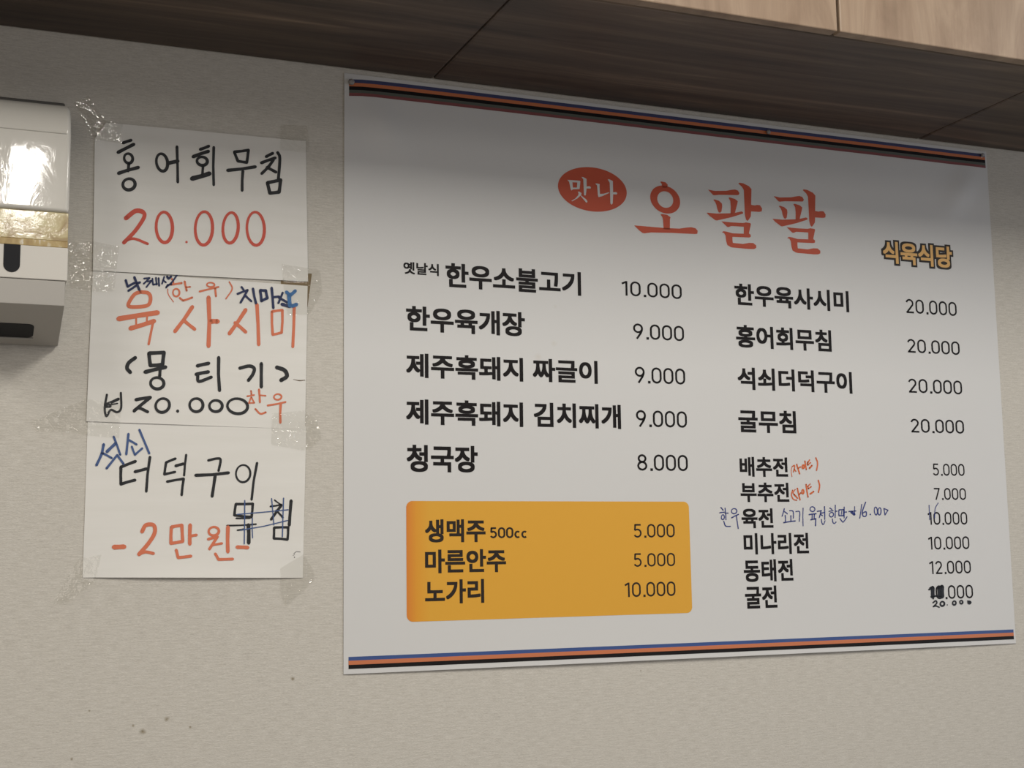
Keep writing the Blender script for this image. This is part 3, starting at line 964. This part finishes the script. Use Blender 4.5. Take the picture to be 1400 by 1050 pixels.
def tape(label, poly, crumple, creases=()):
    """strip of film: a finely gridded patch cut to the outline, wrinkled"""
    P = [W(*p, -0.003) for p in poly]
    cx, cz = sum(p[0] for p in P) / len(P), sum(p[1] for p in P) / len(P)
    bm = bmesh.new()
    vs = [bm.verts.new((x, 0, z)) for x, z in P]
    bm.faces.new(vs)
    bmesh.ops.triangulate(bm, faces=bm.faces[:])
    for _ in range(6):
        bmesh.ops.subdivide_edges(bm, edges=bm.edges[:], cuts=1, use_grid_fill=True)
    C2 = [(W(*a, -0.003), W(*b, -0.003), h) for a, b, h in creases]
    ph = random.uniform(0, 6)
    for v in bm.verts:
        x, z = v.co.x, v.co.z
        q = Vector((x * 150 + ph, z * 150, ph))
        h = crumple * (0.6 + 0.8 * nz_noise(q) + 0.5 * abs(nz_noise(q * 2.3)))
        for a, b, hh in C2:
            dx, dz = b[0] - a[0], b[1] - a[1]
            l2 = dx * dx + dz * dz
            t = max(0, min(1, ((x - a[0]) * dx + (z - a[1]) * dz) / l2))
            d = math.hypot(x - a[0] - t * dx, z - a[1] - t * dz)
            h += hh * 1.5 * math.exp(-(d / 0.0013) ** 2)
        v.co.y = under(x, z) - 0.0011 - h
    me = bpy.data.meshes.new('tape_strip')
    bm.normal_update()
    bm.to_mesh(me); bm.free()
    me.materials.append(tape_m)
    for p in me.polygons:
        p.use_smooth = True
    o = bpy.data.objects.new('tape_strip', me)
    COL.objects.link(o)
    o['label'] = label; o['category'] = 'tape'; o['group'] = 'clear tape strips on the paper signs'
    return o


tape('clear tape over the upper left corner of the topmost paper sign', [(101, 140), (121, 130), (145, 165), (168, 170), (166, 196), (129, 191)], 0.0005,
     [((122, 191), (129, 188), .0012), ((118, 157), (129, 178), .0006)])
tape('clear tape over the upper right corner of the topmost paper sign', [(384, 170), (420, 171), (424, 200), (418, 209), (383, 205)], 0.0004,
     [((392, 206), (402, 207), .001), ((403, 175), (405, 175), .001)])
tape('crumpled clear tape joining topmost and middle paper signs at their left edge', [(93, 332), (128, 330), (163, 337), (156, 398), (127, 399), (95, 392)], 0.0007,
     [((113, 350), (127, 362), .0022), ((128, 345), (142, 335), .002), ((134, 355), (146, 360), .0014), ((129, 372), (137, 368), .002), ((95, 390), (116, 386), .0014), ((128, 385), (134, 397), .0016),
      ((106, 333), (97, 353), .0012), ((107, 375), (113, 380), .0012), ((144, 382), (150, 373), .001)])
tape('wrinkled clear tape joining topmost and middle paper signs at their right edge', [(385, 361), (438, 369), (441, 400), (423, 430), (393, 431), (388, 395)], 0.0006,
     [((387, 382), (395, 374), .0018), ((397, 378), (402, 382), .0016), ((405, 375), (409, 372), .0014), ((386, 363), (392, 364), .001), ((402, 363), (405, 366), .001)])
tape('clear tape joining middle and lowest paper signs at their left edge', [(42, 577), (76, 562), (118, 545), (166, 553), (163, 599), (118, 595), (96, 590), (50, 590)], 0.0004,
     [((97, 586), (104, 590), .0016), ((65, 570), (76, 585), .0006), ((56, 574), (58, 572), .0012), ((48, 581), (52, 586), .0008)])
tape('shiny crumpled clear tape joining middle and lowest paper signs at their right edge', [(372, 565), (417, 561), (434, 574), (440, 600), (425, 613), (415, 616), (371, 608)], 0.0009,
     [((374, 575), (384, 569), .0018), ((384, 569), (402, 570), .0012), ((402, 570), (416, 580), .0022), ((408, 587), (416, 592), .0018), ((400, 593), (401, 603), .0016), ((412, 614), (415, 612), .0016),
      ((422, 580), (432, 577), .0012), ((384, 606), (387, 602), .001)])
tape('clear tape at the lower left corner of the lowest paper sign', [(108, 763), (125, 761), (139, 758), (130, 795), (92, 825), (72, 827), (80, 812)], 0.0004,
     [((80, 823), (89, 818), .0022), ((120, 803), (128, 797), .0016)])
tape('clear tape at the lower right corner of the lowest paper sign', [(383, 777), (415, 758), (429, 779), (430, 794), (402, 820), (391, 831), (384, 812)], 0.0004,
     [((394, 816), (403, 814), .002), ((410, 809), (414, 805), .0018), ((391, 830), (392, 816), .0014), ((424, 798), (430, 791), .001)])

# ------------------------------------------------------------------ wall dispenser
DX0, DX1 = -0.0195, 0.1143
case_m = mat('white_plastic', (0.60, 0.58, 0.525), 0.05, 0.5)
cb1 = noise(case_m, coords(case_m, (38, 38, 24)), 1.0, 4, 0.6, 0.6)
bump(case_m, cb1, 0.045, 0.003)
panel_m = mat('white_panel', (0.60, 0.575, 0.52), 0.4, 0.4)
steel_m = mat('grey_metallic_plastic', (0.37, 0.35, 0.315), 0.36, 0.5)
dark_m = mat('dark_plastic', (0.012, 0.012, 0.014), 0.55, 0.2)
plate_m = mat('grey_backplate', (0.10, 0.095, 0.085), 0.6)
amber = mat('yellowed_plastic', (0.55, 0.45, 0.22), 0.08, 0.5)
an = noise(amber, coords(amber, (40, 40, 55)), 1.0, 5, 0.6, 0.8)
base(amber, ramp(amber, an, [(0.28, (0.33, 0.24, 0.13)), (0.5, (0.50, 0.42, 0.24)), (0.72, (0.57, 0.52, 0.31))]))
bump(amber, an, 0.07, 0.003)
amber2 = mat('brown_stained_plastic', (0.36, 0.25, 0.09), 0.35, 0.5)
an2 = noise(amber2, coords(amber2, (120, 120, 60)), 1.0, 4)
base(amber2, ramp(amber2, an2, [(0.3, (0.30, 0.20, 0.07)), (0.6, (0.42, 0.31, 0.13)), (0.72, (0.62, 0.58, 0.48))]))

disp = root('wall_dispenser', 'white box dispenser on the wall at the left with yellowed window band', 'dispenser', (0.047, 0, 1.59))


def extrude_x(prof, x0, x1):
    n = len(prof)
    v = [(x0, y, z) for y, z in prof] + [(x1, y, z) for y, z in prof]
    f = [tuple(range(n)), tuple(range(2 * n - 1, n - 1, -1))]
    for i in range(n):
        j = (i + 1) % n
        f.append((i, i + n, j + n, j))
    return v, f


def fixnormals(o):
    bm = bmesh.new(); bm.from_mesh(o.data)
    bmesh.ops.recalc_face_normals(bm, faces=bm.faces[:])
    bm.to_mesh(o.data); bm.free()


def dpart(name, geo, mt, bev=0.0, parent=None, label=None, segs=3):
    o = mk(name, geo[0], geo[1], mt, parent or disp, label)
    fixnormals(o)
    if bev:
        b = o.modifiers.new('edge', 'BEVEL'); b.width = bev; b.segments = segs; b.limit_method = 'ANGLE'; b.angle_limit = math.radians(50)
        for p in o.data.polygons:
            p.use_smooth = True
        wn = o.modifiers.new('normals', 'WEIGHTED_NORMAL'); wn.keep_sharp = True
    return o


dpart('back_plate', box(DX0 + .001, DX1 - .002, -0.006, 0.0, 1.5925, 1.9275), plate_m, 0.002)
cover = dpart('cover', extrude_x([(-.006, 1.7455), (-.1205, 1.7455), (-.1205, 1.850), (-.1180, 1.862), (-.1120, 1.874), (-.1030, 1.887), (-.0900, 1.8955), (-.0700, 1.9013), (-.006, 1.906)], DX0, DX1), case_m, 0.006, label='glossy white cover')
dpart('ridge', extrude_x([(-.1200, 1.8475), (-.1216, 1.8490), (-.1200, 1.8505)], DX0 + .006, DX1 - .006), case_m, parent=cover)
dpart('window_band', box(DX0 + .002, DX1 - .0005, -.1185, -.006, 1.7085, 1.7453), amber, 0.0008, label='yellowed translucent window band')
dpart('window_ledge', box(DX0 + .002, DX1 - .0005, -.1195, -.006, 1.7000, 1.7083), amber2, 0.0006, label='brown stained ledge below the window')
front = dpart('front_panel', box(DX0, DX1, -.1205, -.006, 1.6572, 1.6998), panel_m, 0.0012, label='white lower panel')
# dark level slot, round at its lower end, sunk into a rim
sxc, sw, zt, zb = 0.0475, 0.0098, 1.6998, 1.6642
sl = [(sxc + sw, zt), (sxc - sw, zt)] + arc(sxc, zb + sw, sw, sw, 180, 360, 14)


def prism(pts, y0, y1):
    n = len(pts)
    v = [(x, y0, z) for x, z in pts] + [(x, y1, z) for x, z in pts]
    f = [tuple(range(n)), tuple(range(2 * n - 1, n - 1, -1))]
    for i in range(n):
        j = (i + 1) % n
        f.append((i, i + n, j + n, j))
    return v, f


dpart('level_slot', prism(sl, -.1213, -.118), dark_m, 0.0004, parent=front, label='dark slot with a rounded lower end')
tray = dpart('outlet_tray', extrude_x([(-.006, 1.6570), (-.1190, 1.6570), (-.1190, 1.6250), (-.006, 1.5905)], DX0 + .001, DX1 - .0025), steel_m, 0.0008, label='grey metal outlet tray')
# dark mouth in the sloping underside


def on_under(u, v):
    """u along x, v 0 at the front edge .. 1 at the wall, on the tray's underside"""
    return Vector((u, -.1190 + .113 * v, 1.6250 - .0345 * v))


nrm = Vector((0, -.0345, -.113)).normalized()
mp = []
mx0, mx1, mv0, mv1, mr_ = 0.005, 0.0790, 0.47, 0.80, 0.008
for cx, cv, a0 in ((mx1 - mr_, mv1, 0), (mx0 + mr_, mv1, 90), (mx0 + mr_, mv0, 180), (mx1 - mr_, mv0, 270)):
    for i in range(7):
        a = math.radians(a0 + 15 * i)
        mp.append((cx + mr_ * math.cos(a), cv + (mr_ * (math.sin(a) - (1 if cv == mv1 else -1))) / .118))
n = len(mp)
v = [tuple(on_under(*p) + nrm * 0.0006) for p in mp] + [tuple(on_under(*p) - nrm * 0.002) for p in mp]
f = [tuple(range(n)), tuple(range(2 * n - 1, n - 1, -1))] + [(i, i + n, (i + 1) % n + n, (i + 1) % n) for i in range(n)]
dpart('outlet_mouth', (v, f), dark_m, parent=tray, label='dark outlet opening')
lip = [on_under(mx0 + (mx1 - mx0) * i / 12, mv1 + 0.015) + nrm * 0.0012 for i in range(13)]
lv, lf2 = [], []
for p in lip:
    for a in range(6):
        t = 2 * math.pi * a / 6
        lv.append((p.x, p.y + .0012 * math.cos(t), p.z + .0012 * math.sin(t)))
for i in range(12):
    for a in range(6):
        b_ = (a + 1) % 6
        lf2.append((i * 6 + a, (i + 1) * 6 + a, (i + 1) * 6 + b_, i * 6 + b_))
dpart('outlet_lip', (lv, lf2), steel_m, parent=tray)
# small dark catch on the crown of the cover
ca = [(0.022 + .0065 * math.cos(t), .0022 * math.sin(t)) for t in [2 * math.pi * i / 20 for i in range(20)]]
v = [(x, -.0975 - dz * .9, 1.8875 + dz * .9 + .0012) for x, dz in ca] + [(x, -.0945 - dz * .9, 1.8840 + dz * .9) for x, dz in ca]
f = [tuple(range(20)), tuple(range(39, 19, -1))] + [(i, i + 20, (i + 1) % 20 + 20, (i + 1) % 20) for i in range(20)]
dpart('cover_catch', (v, f), dark_m, parent=cover, label='small dark oval catch')
